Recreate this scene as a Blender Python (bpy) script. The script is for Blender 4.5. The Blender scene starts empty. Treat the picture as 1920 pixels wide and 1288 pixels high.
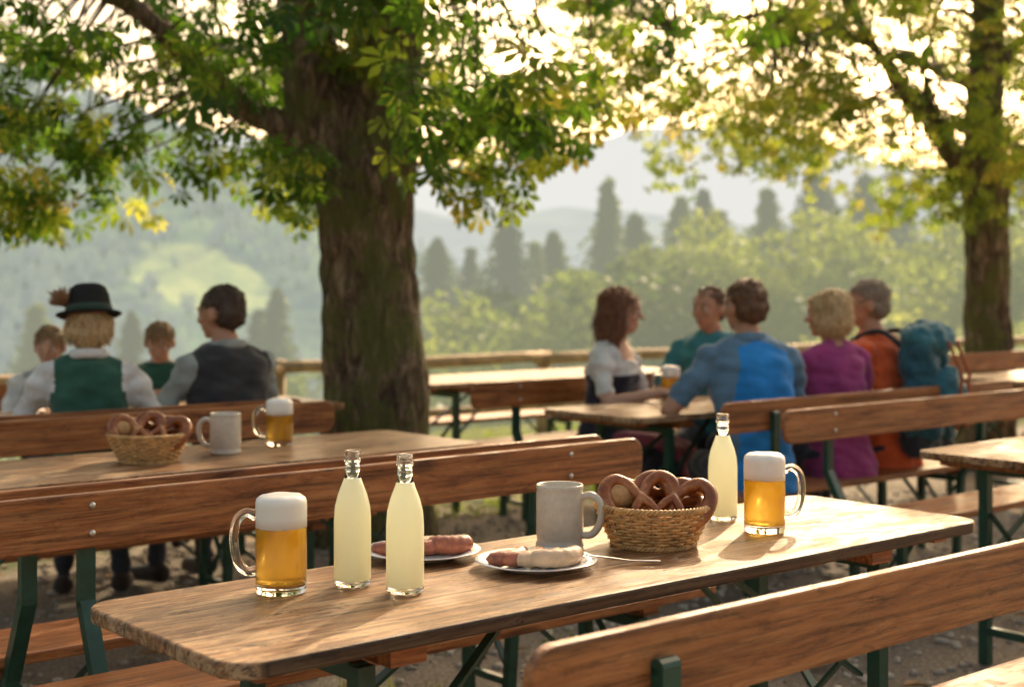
import bpy, bmesh, math, random
import numpy as np
from mathutils import Vector, Matrix, noise
random.seed(11); rng=np.random.default_rng(11)
S=bpy.context.scene
COL=S.collection
O=Vector((.185,3.015,0)); U=Vector((.763,.647,0)).normalized(); V=Vector((-U.y,U.x,0))
ANG=math.atan2(U.y,U.x)
def W(u,v,z=0): return O+U*u+V*v+Vector((0,0,z))
R=math.radians

# ---------------------------------------------------------------- materials
def nm(name):
    m=bpy.data.materials.new(name); m.use_nodes=True
    nt=m.node_tree; b=nt.nodes['Principled BSDF']
    return m,nt,b
def N(nt,t,**k):
    n=nt.nodes.new(t)
    for a,v in k.items(): setattr(n,a,v)
    return n
def L(nt,a,b): nt.links.new(a,b)
def ramp(nt,fac,stops):
    r=N(nt,'ShaderNodeValToRGB'); e=r.color_ramp.elements
    while len(e)<len(stops): e.new(.5)
    for i,(p,c) in enumerate(stops):
        e[i].position=p; e[i].color=(*c,1) if len(c)==3 else c
    L(nt,fac,r.inputs['Fac']); return r
def coords(nt,scale,kind='Object',rand=True):
    tc=N(nt,'ShaderNodeTexCoord'); mp=N(nt,'ShaderNodeMapping')
    if rand:
        oi=N(nt,'ShaderNodeObjectInfo'); mul=N(nt,'ShaderNodeMath',operation='MULTIPLY'); mul.inputs[1].default_value=37
        L(nt,oi.outputs['Random'],mul.inputs[0])
        ad=N(nt,'ShaderNodeVectorMath',operation='ADD'); L(nt,tc.outputs[kind],ad.inputs[0]); L(nt,mul.outputs[0],ad.inputs[1])
        L(nt,ad.outputs[0],mp.inputs['Vector'])
    else: L(nt,tc.outputs[kind],mp.inputs['Vector'])
    mp.inputs['Scale'].default_value=scale
    return mp.outputs['Vector'],tc
def tex(nt,vec,scale=1,detail=4,rough=.55,dist=0):
    n=N(nt,'ShaderNodeTexNoise'); n.inputs['Scale'].default_value=scale; n.inputs['Detail'].default_value=detail
    n.inputs['Roughness'].default_value=rough; n.inputs['Distortion'].default_value=dist
    L(nt,vec,n.inputs['Vector']); return n.outputs['Fac']
def mixc(nt,fac,a,b,mode='MIX'):
    m=N(nt,'ShaderNodeMix',data_type='RGBA',blend_type=mode)
    if isinstance(fac,(int,float)): m.inputs[0].default_value=fac
    else: L(nt,fac,m.inputs[0])
    for i,x in ((6,a),(7,b)):
        if isinstance(x,tuple): m.inputs[i].default_value=(*x,1)
        else: L(nt,x,m.inputs[i])
    return m.outputs[2]
def bump(nt,b,h,strength,dist=.002):
    n=N(nt,'ShaderNodeBump'); n.inputs['Strength'].default_value=strength; n.inputs['Distance'].default_value=dist
    L(nt,h,n.inputs['Height']); L(nt,n.outputs['Normal'],b.inputs['Normal'])
def wood(name,c1,c2,c3,rough=.38,worn=.5,seam=None,coat=.25,fine=.75,wc_=None,dirt=.6):
    m,nt,b=nm(name)
    v,tc=coords(nt,(1.0,13,13)); g=tex(nt,v,1.7,9,.72,2.0)
    v2,_=coords(nt,(2.4,75,75)); f=tex(nt,v2,1,6,.7,.5)
    col=ramp(nt,g,[(.36,c1),(.48,c2),(.62,c3)]).outputs[0]
    fr=ramp(nt,f,[(.38,(.20,.17,.15)),(.54,(1,1,1))]).outputs[0]
    col=mixc(nt,fine,col,fr,'MULTIPLY')
    vk,_=coords(nt,(2.2,9,9)); vo=N(nt,'ShaderNodeTexVoronoi'); L(nt,vk,vo.inputs['Vector']); vo.inputs['Scale'].default_value=1
    kn=ramp(nt,vo.outputs['Distance'],[(.05,(.06,.045,.04)),(.12,(.40,.34,.3)),(.2,(1,1,1))]).outputs[0]
    col=mixc(nt,.9,col,kn,'MULTIPLY')
    vw,_=coords(nt,(2.4,8,8)); w=tex(nt,vw,1.3,11,.82,.9)
    wf=ramp(nt,w,[(.50,(0,0,0)),(.535,(1,1,1))]).outputs[0]
    wm=N(nt,'ShaderNodeMath',operation='MULTIPLY'); wm.inputs[1].default_value=worn; L(nt,wf,wm.inputs[0])
    wc=mixc(nt,.6,wc_ or tuple(min(1,x*1.35+.05) for x in c3),fr,'MULTIPLY')
    col=mixc(nt,wm.outputs[0],col,wc)
    vd,_=coords(nt,(5,20,20)); d=tex(nt,vd,1.8,11,.88,.6)
    df=ramp(nt,d,[(.41,(.07,.05,.04)),(.465,(1,1,1))]).outputs[0]
    col=mixc(nt,dirt,col,df,'MULTIPLY')
    if seam:
        sp=N(nt,'ShaderNodeSeparateXYZ'); L(nt,tc.outputs['Object'],sp.inputs[0])
        a=N(nt,'ShaderNodeMath',operation='PINGPONG'); a.inputs[1].default_value=seam/2
        sh=N(nt,'ShaderNodeMath',operation='ADD'); sh.inputs[1].default_value=seam/2
        L(nt,sp.outputs['Y'],sh.inputs[0]); L(nt,sh.outputs[0],a.inputs[0])
        sr=ramp(nt,a.outputs[0],[(.0,(.05,.04,.03)),(.0014,(.08,.06,.05)),(.0032,(1,1,1))]).outputs[0]
        col=mixc(nt,.95,col,sr,'MULTIPLY')
    L(nt,col,b.inputs['Base Color'])
    rr=N(nt,'ShaderNodeMapRange'); rr.inputs['To Min'].default_value=rough; rr.inputs['To Max'].default_value=rough+.3
    L(nt,wf,rr.inputs['Value']); L(nt,rr.outputs[0],b.inputs['Roughness']); b.inputs['Specular IOR Level'].default_value=.4
    b.inputs['Coat Weight'].default_value=coat; b.inputs['Coat Roughness'].default_value=.2
    bump(nt,b,mixc(nt,.5,f,d),.8,.004)
    return m
def simple(name,col,rough=.5,metal=0,var=.25,nscale=30,bumpS=0,bscale=None,spec=.5,**k):
    m,nt,b=nm(name)
    v,_=coords(nt,(1,1,1)); n=tex(nt,v,nscale,5,.6)
    lo=tuple(c*(1-var) for c in col); hi=tuple(min(1,c*(1+var)) for c in col)
    L(nt,ramp(nt,n,[(.3,lo),(.7,hi)]).outputs[0],b.inputs['Base Color'])
    b.inputs['Roughness'].default_value=rough; b.inputs['Metallic'].default_value=metal
    b.inputs['Specular IOR Level'].default_value=spec
    for kk,vv in k.items(): b.inputs[kk.replace('_',' ')].default_value=vv
    if bumpS:
        nb=tex(nt,v,bscale or nscale,5,.6); bump(nt,b,nb,bumpS,.004)
    return m
def paint_haze(m,fac,col):  # aerial haze painted into the material as a fixed emission mix, no volume
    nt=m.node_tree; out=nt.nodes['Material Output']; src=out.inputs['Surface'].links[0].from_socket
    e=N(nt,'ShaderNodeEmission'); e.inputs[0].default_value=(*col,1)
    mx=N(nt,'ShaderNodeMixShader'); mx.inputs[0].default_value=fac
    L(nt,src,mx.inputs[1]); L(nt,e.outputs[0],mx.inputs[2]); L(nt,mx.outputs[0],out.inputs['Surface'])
def leafmat(name,stops,tstops,tw=.5,attr=True,vary=False):
    m,nt,b=nm(name)
    if attr:
        a=N(nt,'ShaderNodeAttribute',attribute_name='tint'); fac=a.outputs['Fac']
    else:
        v,_=coords(nt,(1,1,1)); fac=tex(nt,v,1.2,5,.6)
    c1=ramp(nt,fac,stops).outputs[0]; c2=ramp(nt,fac,tstops).outputs[0]
    if vary:
        oi=N(nt,'ShaderNodeObjectInfo'); vr=ramp(nt,oi.outputs['Random'],[(0,(.32,.40,.38)),(.5,(.8,.84,.85)),(1,(1.45,1.3,.9))]).outputs[0]
        c1=mixc(nt,1,c1,vr,'MULTIPLY'); c2=mixc(nt,1,c2,vr,'MULTIPLY')
    L(nt,c1,b.inputs['Base Color']); b.inputs['Roughness'].default_value=.5
    b.inputs['Specular IOR Level'].default_value=.3
    t=N(nt,'ShaderNodeBsdfTranslucent'); L(nt,c2,t.inputs[0])
    mx=N(nt,'ShaderNodeMixShader'); mx.inputs[0].default_value=tw
    L(nt,b.outputs[0],mx.inputs[1]); L(nt,t.outputs[0],mx.inputs[2]); L(nt,mx.outputs[0],nt.nodes['Material Output'].inputs['Surface'])
    return m
M_TABLE=wood('table_wood',(.12,.050,.018),(.32,.145,.052),(.48,.255,.105),.42,.72,.187,.12,.8,(.64,.44,.25),.92)
M_BENCH=wood('bench_wood',(.20,.057,.014),(.39,.132,.033),(.50,.205,.065),.36,.16,None,.2,.75,None,.5)
M_GREEN=simple('green_paint',(.016,.065,.042),.35,0,.3,20)
M_BOLT=simple('steel_bolt',(.6,.59,.55),.3,1,.1)
M_FENCE=simple('weathered_rail',(.50,.35,.20),.75,0,.35,9,.5)

# ---------------------------------------------------------------- mesh builder
def frame(t):
    t=t.normalized(); a=Vector((0,0,1)) if abs(t.z)<.9 else Vector((1,0,0))
    n=t.cross(a).normalized(); return n,t.cross(n).normalized()
class MB:
    def __init__(s): s.v=[];s.f=[];s.m=[]
    def add(s,vs,fs,mi=0,M=None):
        o=len(s.v); s.v+= [tuple(M@Vector(p)) for p in vs] if M else [tuple(p) for p in vs]
        s.f+=[tuple(i+o for i in f) for f in fs]; s.m+=[mi]*len(fs)
    def tube(s,pts,rad,seg=8,closed=False,mi=0,M=None,flat=None,caps=True):
        pts=[Vector(p) for p in pts]; n=len(pts)
        if not hasattr(rad,'__len__'): rad=[rad]*n
        vs=[];fs=[]; nn=None
        for i,p in enumerate(pts):
            if closed: t=pts[(i+1)%n]-pts[i-1]
            else: t=pts[min(i+1,n-1)]-pts[max(i-1,0)]
            if t.length<1e-9: t=Vector((0,0,1))
            t.normalize()
            if nn is None: nn,_=frame(t)
            nn=(nn-t*nn.dot(t)); nn=nn.normalized() if nn.length>1e-6 else frame(t)[0]
            bb=t.cross(nn)
            for k in range(seg):
                a=2*math.pi*k/seg; q=nn*math.cos(a)*rad[i]+bb*math.sin(a)*rad[i]
                if flat: q=Vector((q.x*flat[0],q.y*flat[1],q.z*flat[2]))
                vs.append(p+q)
        for i in range(n if closed else n-1):
            j=(i+1)%n
            for k in range(seg):
                l=(k+1)%seg; fs.append((i*seg+k,i*seg+l,j*seg+l,j*seg+k))
        if not closed and caps:
            fs.append(tuple(range(seg-1,-1,-1))); fs.append(tuple((n-1)*seg+k for k in range(seg)))
        s.add(vs,fs,mi,M)
    def lathe(s,prof,seg=40,mi=0,M=None):
        vs=[];fs=[];n=len(prof)
        for r,z in prof:
            for k in range(seg):
                a=2*math.pi*k/seg; vs.append(Vector((max(r,1e-5)*math.cos(a),max(r,1e-5)*math.sin(a),z)))
        for i in range(n-1):
            for k in range(seg):
                l=(k+1)%seg; fs.append((i*seg+k,i*seg+l,(i+1)*seg+l,(i+1)*seg+k))
        s.add(vs,fs,mi,M)
    def box(s,c,d,mi=0,M=None):
        x,y,z=c; a,b,e=d[0]/2,d[1]/2,d[2]/2
        vs=[(x+i*a,y+j*b,z+k*e) for i in(-1,1) for j in(-1,1) for k in(-1,1)]
        s.add(vs,[(0,1,3,2),(4,6,7,5),(0,4,5,1),(2,3,7,6),(0,2,6,4),(1,5,7,3)],mi,M)
    def bar(s,a,b,w,h,mi=0,side=(1,0,0)):
        a=Vector(a);b=Vector(b);t=(b-a).normalized(); sd=Vector(side); sd=(sd-t*sd.dot(t)).normalized(); up=t.cross(sd)
        vs=[p+sd*i*w/2+up*j*h/2 for p in(a,b) for i,j in((-1,-1),(1,-1),(1,1),(-1,1))]
        s.add(vs,[(3,2,1,0),(4,5,6,7),(0,1,5,4),(1,2,6,5),(2,3,7,6),(3,0,4,7)],mi)
    def ell(s,c,r,mi=0,M=None,su=16,sv=10):
        vs=[(c[0],c[1],c[2]-r[2])];fs=[]
        for i in range(1,sv):
            ph=-math.pi/2+math.pi*i/sv
            for k in range(su):
                a=2*math.pi*k/su; vs.append((c[0]+r[0]*math.cos(ph)*math.cos(a),c[1]+r[1]*math.cos(ph)*math.sin(a),c[2]+r[2]*math.sin(ph)))
        vs.append((c[0],c[1],c[2]+r[2])); t=len(vs)-1
        for k in range(su):
            l=(k+1)%su; fs.append((0,1+l,1+k)); fs.append((t,1+(sv-2)*su+k,1+(sv-2)*su+l))
            for i in range(sv-2): fs.append((1+i*su+k,1+i*su+l,1+(i+1)*su+l,1+(i+1)*su+k))
        s.add(vs,fs,mi,M)
    def board(s,c,lx,ly,lz,rad,bev=.004,mi=0,M=None):
        def outl(ins,z):
            o=[];hx=lx/2-ins;hy=ly/2-ins;r=max(rad-ins,.001)
            for cx,cy,a0 in((hx-r,hy-r,0),(-hx+r,hy-r,90),(-hx+r,-hy+r,180),(hx-r,-hy+r,270)):
                for k in range(9):
                    a=R(a0+90*k/8); o.append((c[0]+cx+r*math.cos(a),c[1]+cy+r*math.sin(a),c[2]+z))
            return o
        h=lz/2; rings=[outl(bev,-h),outl(bev*.3,-h+bev*.3),outl(0,-h+bev),outl(0,h-bev),outl(bev*.3,h-bev*.3),outl(bev,h)]
        n=36; vs=sum(rings,[]); fs=[]
        for i in range(5):
            for k in range(n):
                l=(k+1)%n; fs.append((i*n+k,i*n+l,(i+1)*n+l,(i+1)*n+k))
        fs.append(tuple(range(n-1,-1,-1))); fs.append(tuple(5*n+k for k in range(n)))
        s.add(vs,fs,mi,M)
    def mesh(s,name,mats,smooth=False):
        me=bpy.data.meshes.new(name); me.from_pydata([tuple(p) for p in s.v],[],s.f)
        for m in mats: me.materials.append(m)
        me.polygons.foreach_set('material_index',s.m)
        me.polygons.foreach_set('use_smooth',[smooth]*len(s.f)); me.update(); return me
    def obj(s,name,mats,parent=None,smooth=False,loc=(0,0,0),rz=0):
        if not isinstance(mats,(list,tuple)): mats=[mats]
        o=bpy.data.objects.new(name,s.mesh(name,mats,smooth)); COL.objects.link(o)
        if parent: o.parent=parent
        o.location=loc; o.rotation_euler[2]=rz; return o
def empty(name,loc=(0,0,0),rz=0):
    e=bpy.data.objects.new(name,None); COL.objects.link(e); e.location=loc; e.rotation_euler[2]=rz; e.empty_display_size=.1; return e
def smoothc(P,n=8,closed=False):
    P=[Vector(p) for p in P]; out=[]; m=len(P)
    for i in range(m if closed else m-1):
        g=(lambda j:P[j%m]) if closed else (lambda j:P[max(0,min(m-1,j))])
        a,b_,c,d=g(i-1),g(i),g(i+1),g(i+2)
        for k in range(n):
            t=k/n; out.append(.5*((2*b_)+(c-a)*t+(2*a-5*b_+4*c-d)*t*t+(3*b_-a-3*c+d)*t**3))
    if not closed: out.append(P[-1])
    return out
def evalmesh(o):
    dg=bpy.context.evaluated_depsgraph_get(); me=bpy.data.meshes.new_from_object(o.evaluated_get(dg)); return me
def remesh(mb,vox,smooth=3):
    o=mb.obj('tmp',[]); md=o.modifiers.new('r','REMESH'); md.mode='VOXEL'; md.voxel_size=vox
    if smooth:
        sm=o.modifiers.new('s','SMOOTH'); sm.iterations=smooth; sm.factor=.5
    bpy.context.view_layer.update(); me=evalmesh(o)
    old=o.data; bpy.data.objects.remove(o); bpy.data.meshes.remove(old); return me
def displace(me,fn,mask=None):
    n=len(me.vertices); co=np.empty(n*3); me.vertices.foreach_get('co',co); no=np.empty(n*3); me.vertex_normals.foreach_get('vector',no)
    co=co.reshape(n,3); no=no.reshape(n,3); it=range(n) if mask is None else mask
    d=np.zeros(n)
    for i in it: d[i]=fn(*co[i])
    co=co+no*d[:,None]; me.vertices.foreach_set('co',co.ravel()); me.update(); return co,no
NZ=lambda x,y,z: noise.noise(Vector((x,y,z)))

# ---------------------------------------------------------------- people
class Body:
    def __init__(s): s.p=[]
    def cone(s,a,b,ra,rb,m,M=None): s.p.append(('c',(Vector(a),Vector(b),ra,rb),m,M or Matrix()))
    def ell(s,c,r,m,M=None): s.p.append(('e',(Vector(c),Vector(r)),m,M or Matrix()))
    def torso(s,rings,m,lean): s.p.append(('t',(rings,lean),m,Matrix()))
    def build(s,vox,sm=2):
        mb=MB()
        for k,d,m,M in s.p:
            if k=='c':
                a,b,ra,rb=d; n=6; P=[a+(b-a)*i/n for i in range(n+1)]; mb.tube(P,[ra+(rb-ra)*i/n for i in range(n+1)],16,M=M)
                mb.ell(a,(ra*1.0,)*3,0,M,16,10); mb.ell(b,(rb*1.0,)*3,0,M,16,10)
            elif k=='e': mb.ell(d[0],d[1],0,M,24,16)
            else:
                rings,lean=d; vs=[];fs=[];sg=28
                for z,w,dd,yo in rings:
                    for q in range(sg):
                        a=2*math.pi*q/sg; ca,sa=math.cos(a),math.sin(a); pw=.85
                        vs.append((w*math.copysign(abs(ca)**pw,ca),yo+lean*(z-.5)+dd*math.copysign(abs(sa)**pw,sa),z))
                for i in range(len(rings)-1):
                    for q in range(sg):
                        l=(q+1)%sg; fs.append((i*sg+q,i*sg+l,(i+1)*sg+l,(i+1)*sg+q))
                fs.append(tuple(range(sg-1,-1,-1))); fs.append(tuple((len(rings)-1)*sg+q for q in range(sg)))
                mb.add(vs,fs)
        return remesh(mb,vox,sm)
    def classify(s,me):
        n=len(me.polygons); c=np.empty(n*3); me.polygons.foreach_get('center',c); c=c.reshape(n,3)
        best=np.full(n,1e9); idx=np.zeros(n,int)
        for k,d,m,M in s.p:
            Mi=np.array(M.inverted()); p=c@Mi[:3,:3].T+Mi[:3,3]
            if k=='c':
                a,b=np.array(d[0]),np.array(d[1]); ab=b-a; t=np.clip((p-a)@ab/(ab@ab+1e-12),0,1)
                q=np.linalg.norm(p-(a+t[:,None]*ab),axis=1)-(d[2]+(d[3]-d[2])*t)
            elif k=='e':
                r=np.array(d[1]); q=(np.linalg.norm((p-np.array(d[0]))/r,axis=1)-1)*r.min()
            else:
                rings,lean=d; z=p[:,2]; zz=[r[0] for r in rings]
                w=np.interp(z,zz,[r[1] for r in rings]); dd=np.interp(z,zz,[r[2] for r in rings]); yo=np.interp(z,zz,[r[3] for r in rings])+lean*(z-.5)
                q=(np.sqrt((p[:,0]/w)**2+((p[:,1]-yo)/dd)**2)-1)*np.minimum(w,dd); q=np.maximum(q,np.maximum(zz[0]-z,z-zz[-1]))
            u=q<best; best[u]=q[u]; idx[u]=m
        return c,idx
def skinm(name,c):
    return simple(name,c,.5,0,.12,14,.1,90,.4,Subsurface_Weight=.15,Subsurface_Scale=.01)
SK=skinm('skin',(.60,.34,.23)); SK2=skinm('skin_tanned',(.52,.27,.165))
def cloth(name,c,r=.85): return simple(name,c,r,0,.26,9,1,12,.15,Sheen_Weight=.3)
def hairm(name,c):
    m,nt,b=nm(name); v,_=coords(nt,(60,60,8)); n1=tex(nt,v,3,5,.6,.6); L(nt,ramp(nt,n1,[(.3,tuple(x*.4 for x in c)),(.7,tuple(min(1,x*1.6) for x in c))]).outputs[0],b.inputs['Base Color']); b.inputs['Roughness'].default_value=.4; bump(nt,b,n1,.8,.006); return m
H_BR=hairm('brown_hair',(.15,.07,.03)); H_DK=hairm('dark_hair',(.075,.042,.025)); H_BL=hairm('blonde_hair',(.62,.42,.20)); H_GR=hairm('grey_brown_hair',(.30,.22,.15)); H_AU=hairm('auburn_hair',(.20,.075,.03)); H_SB=hairm('sandy_hair',(.32,.18,.08))
M_EYEW=simple('eye_white',(.7,.68,.64),.3,0,.02); M_EYEP=simple('eye_iris',(.03,.02,.015),.2,0,.02); M_LIP=simple('lips',(.45,.17,.13),.45,0,.05)
M_SHOE=cloth('shoe_leather',(.05,.035,.025),.6)
def person(name,x,y,yaw,s=1,lean=.12,hands=((-.16,.38,.81),(.16,.38,.81)),hy=0,hp=0,mats=None,hair='short',hm=None,female=False,skin=SK,override=None,puff=False,skirt=None,fore='skin',poles=(-1,1),curl=35,lens=False,tee=False,collar=None):
    mats=mats or {}; names=['skin','torso','sleeve','fore','pants','calf','shoe','extra1','extra2','extra3']
    ML=[skin]+[mats.get(k) or skin for k in names[1:]]
    ix={k:i for i,k in enumerate(names)}
    ml=ML+[H_BR,M_EYEW,M_EYEP,M_LIP]; ml[10]=hm or H_BR
    B=Body(); fw=.9 if female else 1
    if female: rings=[(.43,.17,.13,-.01),(.50,.185,.14,0),(.60,.155,.12,0),(.70,.128,.10,0),(.80,.145,.115,.01),(.88,.16,.13,.02),(.95,.16,.115,.01),(1.0,.155,.095,0),(1.045,.12,.075,-.005),(1.08,.062,.055,0)]
    else: rings=[(.43,.165,.125,-.01),(.50,.178,.135,0),(.60,.168,.125,0),(.70,.16,.118,0),(.80,.172,.12,0),(.90,.19,.125,.005),(.98,.192,.115,0),(1.03,.168,.098,-.005),(1.065,.12,.08,-.005),(1.095,.075,.063,0)]
    B.torso(rings,1,lean)
    LY=lambda z:lean*(z-.5)
    nk=Vector((0,LY(1.12)+.014,1.115)); B.cone((0,LY(1.05)-.012,1.04),nk,.063*fw,.056*fw,0)
    for q in(-1,1): B.cone((q*.03,LY(1.06)-.02,1.065),(q*.13*fw,LY(1.03)-.012,1.02),.042*fw,.05*fw,1)
    HM=Matrix.Translation(nk)@Matrix.Rotation(R(hy),4,'Z')@Matrix.Rotation(R(hp),4,'X')@Matrix.Scale(1.06,4)
    B.ell((0,.008,.112),(.074,.094,.092),0,HM); B.ell((0,.036,.055),(.055,.062,.056),0,HM); B.ell((0,.072,.018),(.026,.022,.018),0,HM)
    B.cone((0,.098,.108),(0,.120,.078),.008,.012,0,HM)
    B.ell((0,.084,.122),(.05,.02,.012),0,HM); B.ell((0,.088,.045),(.024,.016,.012),0,HM)
    for q in(-1,1):
        B.ell((q*.037,.075,.078),(.022,.022,.018),0,HM); B.ell((q*.080,-.002,.09),(.011,.019,.031),0,HM)
    sw=(.150 if female else .178)
    HF=[]
    for i,q in enumerate((-1,1)):
        Sh=Vector((q*sw,LY(1.0)-.002,.995)); Hd=Vector(hands[i]); l1,l2=.285*(.95 if female else 1),.25
        dv=Hd-Sh; d=min(dv.length,l1+l2-.005); dn=dv.normalized(); Hd=Sh+dn*d
        a=(l1*l1-l2*l2+d*d)/(2*d); h=math.sqrt(max(0,l1*l1-a*a)); pole=Vector((poles[i]*.6,-.35,-.8)); pole=(pole-dn*pole.dot(dn)).normalized(); E=Sh+dn*a+pole*h
        rs=.054*fw
        B.ell(Sh,(.066*fw,.064*fw,.062*fw),2)
        if tee:
            mid=Sh+(E-Sh)*.72; B.cone(Sh,mid,rs*1.06,.054*fw,2); B.cone(mid,E,.043*fw,.039*fw,0)
        else: B.cone(Sh,E,rs,.042*fw,2)
        if puff: B.ell(Sh+(E-Sh)*.25,(.068,.068,.08),2)
        B.cone(E,Hd,.041*fw,.026*fw,ix['fore'] if fore!='skin' else 0)
        HF.append((Hd,(Hd-E).normalized(),q))
    pm=4
    for q in(-1,1):
        hx=q*.09; K=Vector((q*.115,.42,.50)); A=Vector((q*.12,.40,.10)); B.cone((hx,0,.53),K,.085,.062,pm); B.cone(K,A,.058,.038,5)
        B.cone(A+Vector((0,-.03,-.03)),A+Vector((q*.02,.17,-.055)),.045,.034,6)
    if skirt:
        B.ell((0,.2,.50),(.24,.30,.11),4); B.cone((-.13,.40,.42),(-.16,.42,.25),.12,.13,4); B.cone((.13,.40,.42),(.16,.42,.25),.12,.13,4); B.cone((-.1,.4,.35),(.1,.4,.35),.14,.14,4)
    HX=[]
    for Hd,fd,q in HF:
        fl=Vector((fd.x,fd.y,fd.z*.25)).normalized(); sd=fl.cross(Vector((0,0,1))).normalized(); up=sd.cross(fl)
        HMx=Matrix((( sd.x,fl.x,up.x,Hd.x),(sd.y,fl.y,up.y,Hd.y),(sd.z,fl.z,up.z,Hd.z),(0,0,0,1)))
        B.ell((0,.045,0),(.039,.052,.017),0,HMx); B.cone((0,-.01,0),(0,.03,0),.025,.024,0,HMx); HX.append((HMx,q))
    me=B.build(.0085 if s>.9 else .008,2)
    c,idx=B.classify(me)
    if override: idx=override(c,idx,ix)
    clothv=set()
    for pi,pol in enumerate(me.polygons):
        if idx[pi] in(1,2,3,4,5,7): clothv.update(pol.vertices)
    displace(me,lambda x_,y_,z_:NZ(x_*9,y_*9,z_*20+s*7+x)*.014+NZ(x_*12+z_*10,y_*12,z_*26)*.009,clothv)
    me.materials.clear()
    for mm in ml: me.materials.append(mm)
    me.polygons.foreach_set('material_index',idx.astype(np.int32)); me.polygons.foreach_set('use_smooth',[True]*len(idx))
    e=empty(name,(x,y,.45*(1-s)),R(yaw)); e.scale=(s,s,s)
    ob=bpy.data.objects.new('figure',me); COL.objects.link(ob); ob.parent=e
    if collar:
        cb=MB(); cb.tube([(.070*math.cos(a),LY(1.075)-.006+.066*math.sin(a),1.078-.012*math.sin(a)) for a in [2*math.pi*k/24 for k in range(24)]],.014,8,True,flat=(1,1,1.5)); cb.obj('collar',collar,e,True)
    g=MB()
    for HMx,q in HX:
        for k,(fx,ln) in enumerate(((-.029,.066),(-.010,.076),(.010,.072),(.028,.056))):
            if q>0: fx=-fx
            p=Vector((fx,.082,0)); P=[Vector((fx,.06,0)),p]; an=0
            for j,fr in enumerate((.42,.32,.26)):
                an-=R(curl*(.5 if j==0 else 1)); p=p+Vector((0,math.cos(an),math.sin(an)))*ln*fr*1.1; P.append(p)
            g.tube(P,[.009,.009,.0082,.0075,.0055],8,M=HMx)
        th=-q; P=[Vector((th*.022,.015,-.004)),Vector((th*.042,.035,-.012)),Vector((th*.052,.06,-.02)),Vector((th*.048,.082,-.028))]
        g.tube(P,[.013,.0115,.010,.007],8,M=HMx)
    for q in(-1,1):
        g.ell((q*.031,.0905,.104),(.0125,.008,.007),11,HM,10,8); g.ell((q*.031,.0975,.104),(.0055,.003,.0055),12,HM,10,8)
        g.tube([(q*.016,.101,.126),(q*.032,.0985,.130),(q*.048,.086,.124)],[.0028,.0035,.002],6,M=HM,mi=10)
    g.tube([(-.022,.094,.042),(-.01,.1025,.045),(0,.103,.0435),(.01,.1025,.045),(.022,.094,.042)],[.002,.0045,.0045,.0045,.002],6,M=HM,mi=13)
    if lens:
        for q in(-1,1): g.tube([(q*.033+.024*math.cos(a),.112-.006*abs(math.cos(a)),.104+.018*math.sin(a)) for a in [2*math.pi*k/20 for k in range(20)]],.0016,5,True,12,HM); g.tube([(q*.057,.106,.108),(q*.08,.0,.112)],.0016,5,M=HM,mi=12)
    g.obj('hands_and_face',ml,e,True)
    Hh=Body(); hl=.028
    if hair=='short': Hh.ell((0,-.008,.132),(.079,.094,.080),0,HM); Hh.ell((0,-.035,.092),(.071,.066,.065),0,HM)
    if hair=='boy': Hh.ell((0,-.004,.136),(.084,.098,.082),0,HM); Hh.ell((0,-.032,.10),(.077,.07,.07),0,HM); Hh.ell((.01,.06,.168),(.05,.03,.02),0,HM)
    if hair=='bob': hl=.045; Hh.ell((0,-.012,.132),(.085,.096,.086),0,HM); Hh.ell((0,-.035,.075),(.090,.072,.085),0,HM); Hh.ell((0,.062,.162),(.055,.03,.024),0,HM); Hh.ell((.072,.0,.08),(.022,.048,.065),0,HM); Hh.ell((-.072,.0,.08),(.022,.048,.065),0,HM)
    if hair=='underhat': hl=.04; Hh.ell((0,-.025,.085),(.084,.076,.062),0,HM); Hh.ell((0,-.04,.05),(.082,.062,.062),0,HM); Hh.ell((.070,-.005,.07),(.020,.04,.055),0,HM); Hh.ell((-.070,-.005,.07),(.020,.04,.055),0,HM)
    if hair=='long': hl=.07; Hh.ell((0,-.012,.132),(.088,.098,.088),0,HM); Hh.ell((0,-.045,.04),(.098,.07,.13),0,HM); Hh.ell((.072,.0,.05),(.028,.05,.10),0,HM); Hh.ell((-.072,.0,.05),(.028,.05,.10),0,HM); Hh.ell((0,.055,.165),(.05,.03,.022),0,HM)
    hme=Hh.build(.007,2)
    hco,hno=displace(hme,lambda x_,y_,z_:NZ(x_*75,y_*75,z_*14)*.011+NZ(x_*25,y_*25,z_*25)*.009)
    st=MB(); nv_=len(hco); hc=HM@Vector((0,-.02,.16))
    for _ in range(1500):
        ii=random.randrange(nv_); n_=Vector(hno[ii]); p=Vector(hco[ii])-n_*.003
        if hair=='underhat' and (HM.inverted()@p).z>.12: continue
        d=Vector((0,0,-1))+(p-hc).normalized()*.5; d=(d-n_*d.dot(n_)); d=d.normalized() if d.length>.1 else Vector((1,0,0))
        d=(d+n_*random.uniform(.08,.4)+Vector((random.gauss(0,.2),random.gauss(0,.2),0))).normalized(); l_=hl*random.uniform(.6,1.3); sd=d.cross(n_).normalized()*.0018
        q1=p+d*l_*.55+n_*.002; q2=p+d*l_-n_*.004
        st.add([p-sd,p+sd,q1+sd,q1-sd,q2],[(0,1,2,3),(3,2,4)])
    hme.materials.clear(); hme.materials.append(hm or H_BR); hme.polygons.foreach_set('use_smooth',[True]*len(hme.polygons))
    ho=bpy.data.objects.new('hair',hme); COL.objects.link(ho); ho.parent=e
    st.obj('hair_strands',hm or H_BR,e)
    return e,HM
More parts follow.
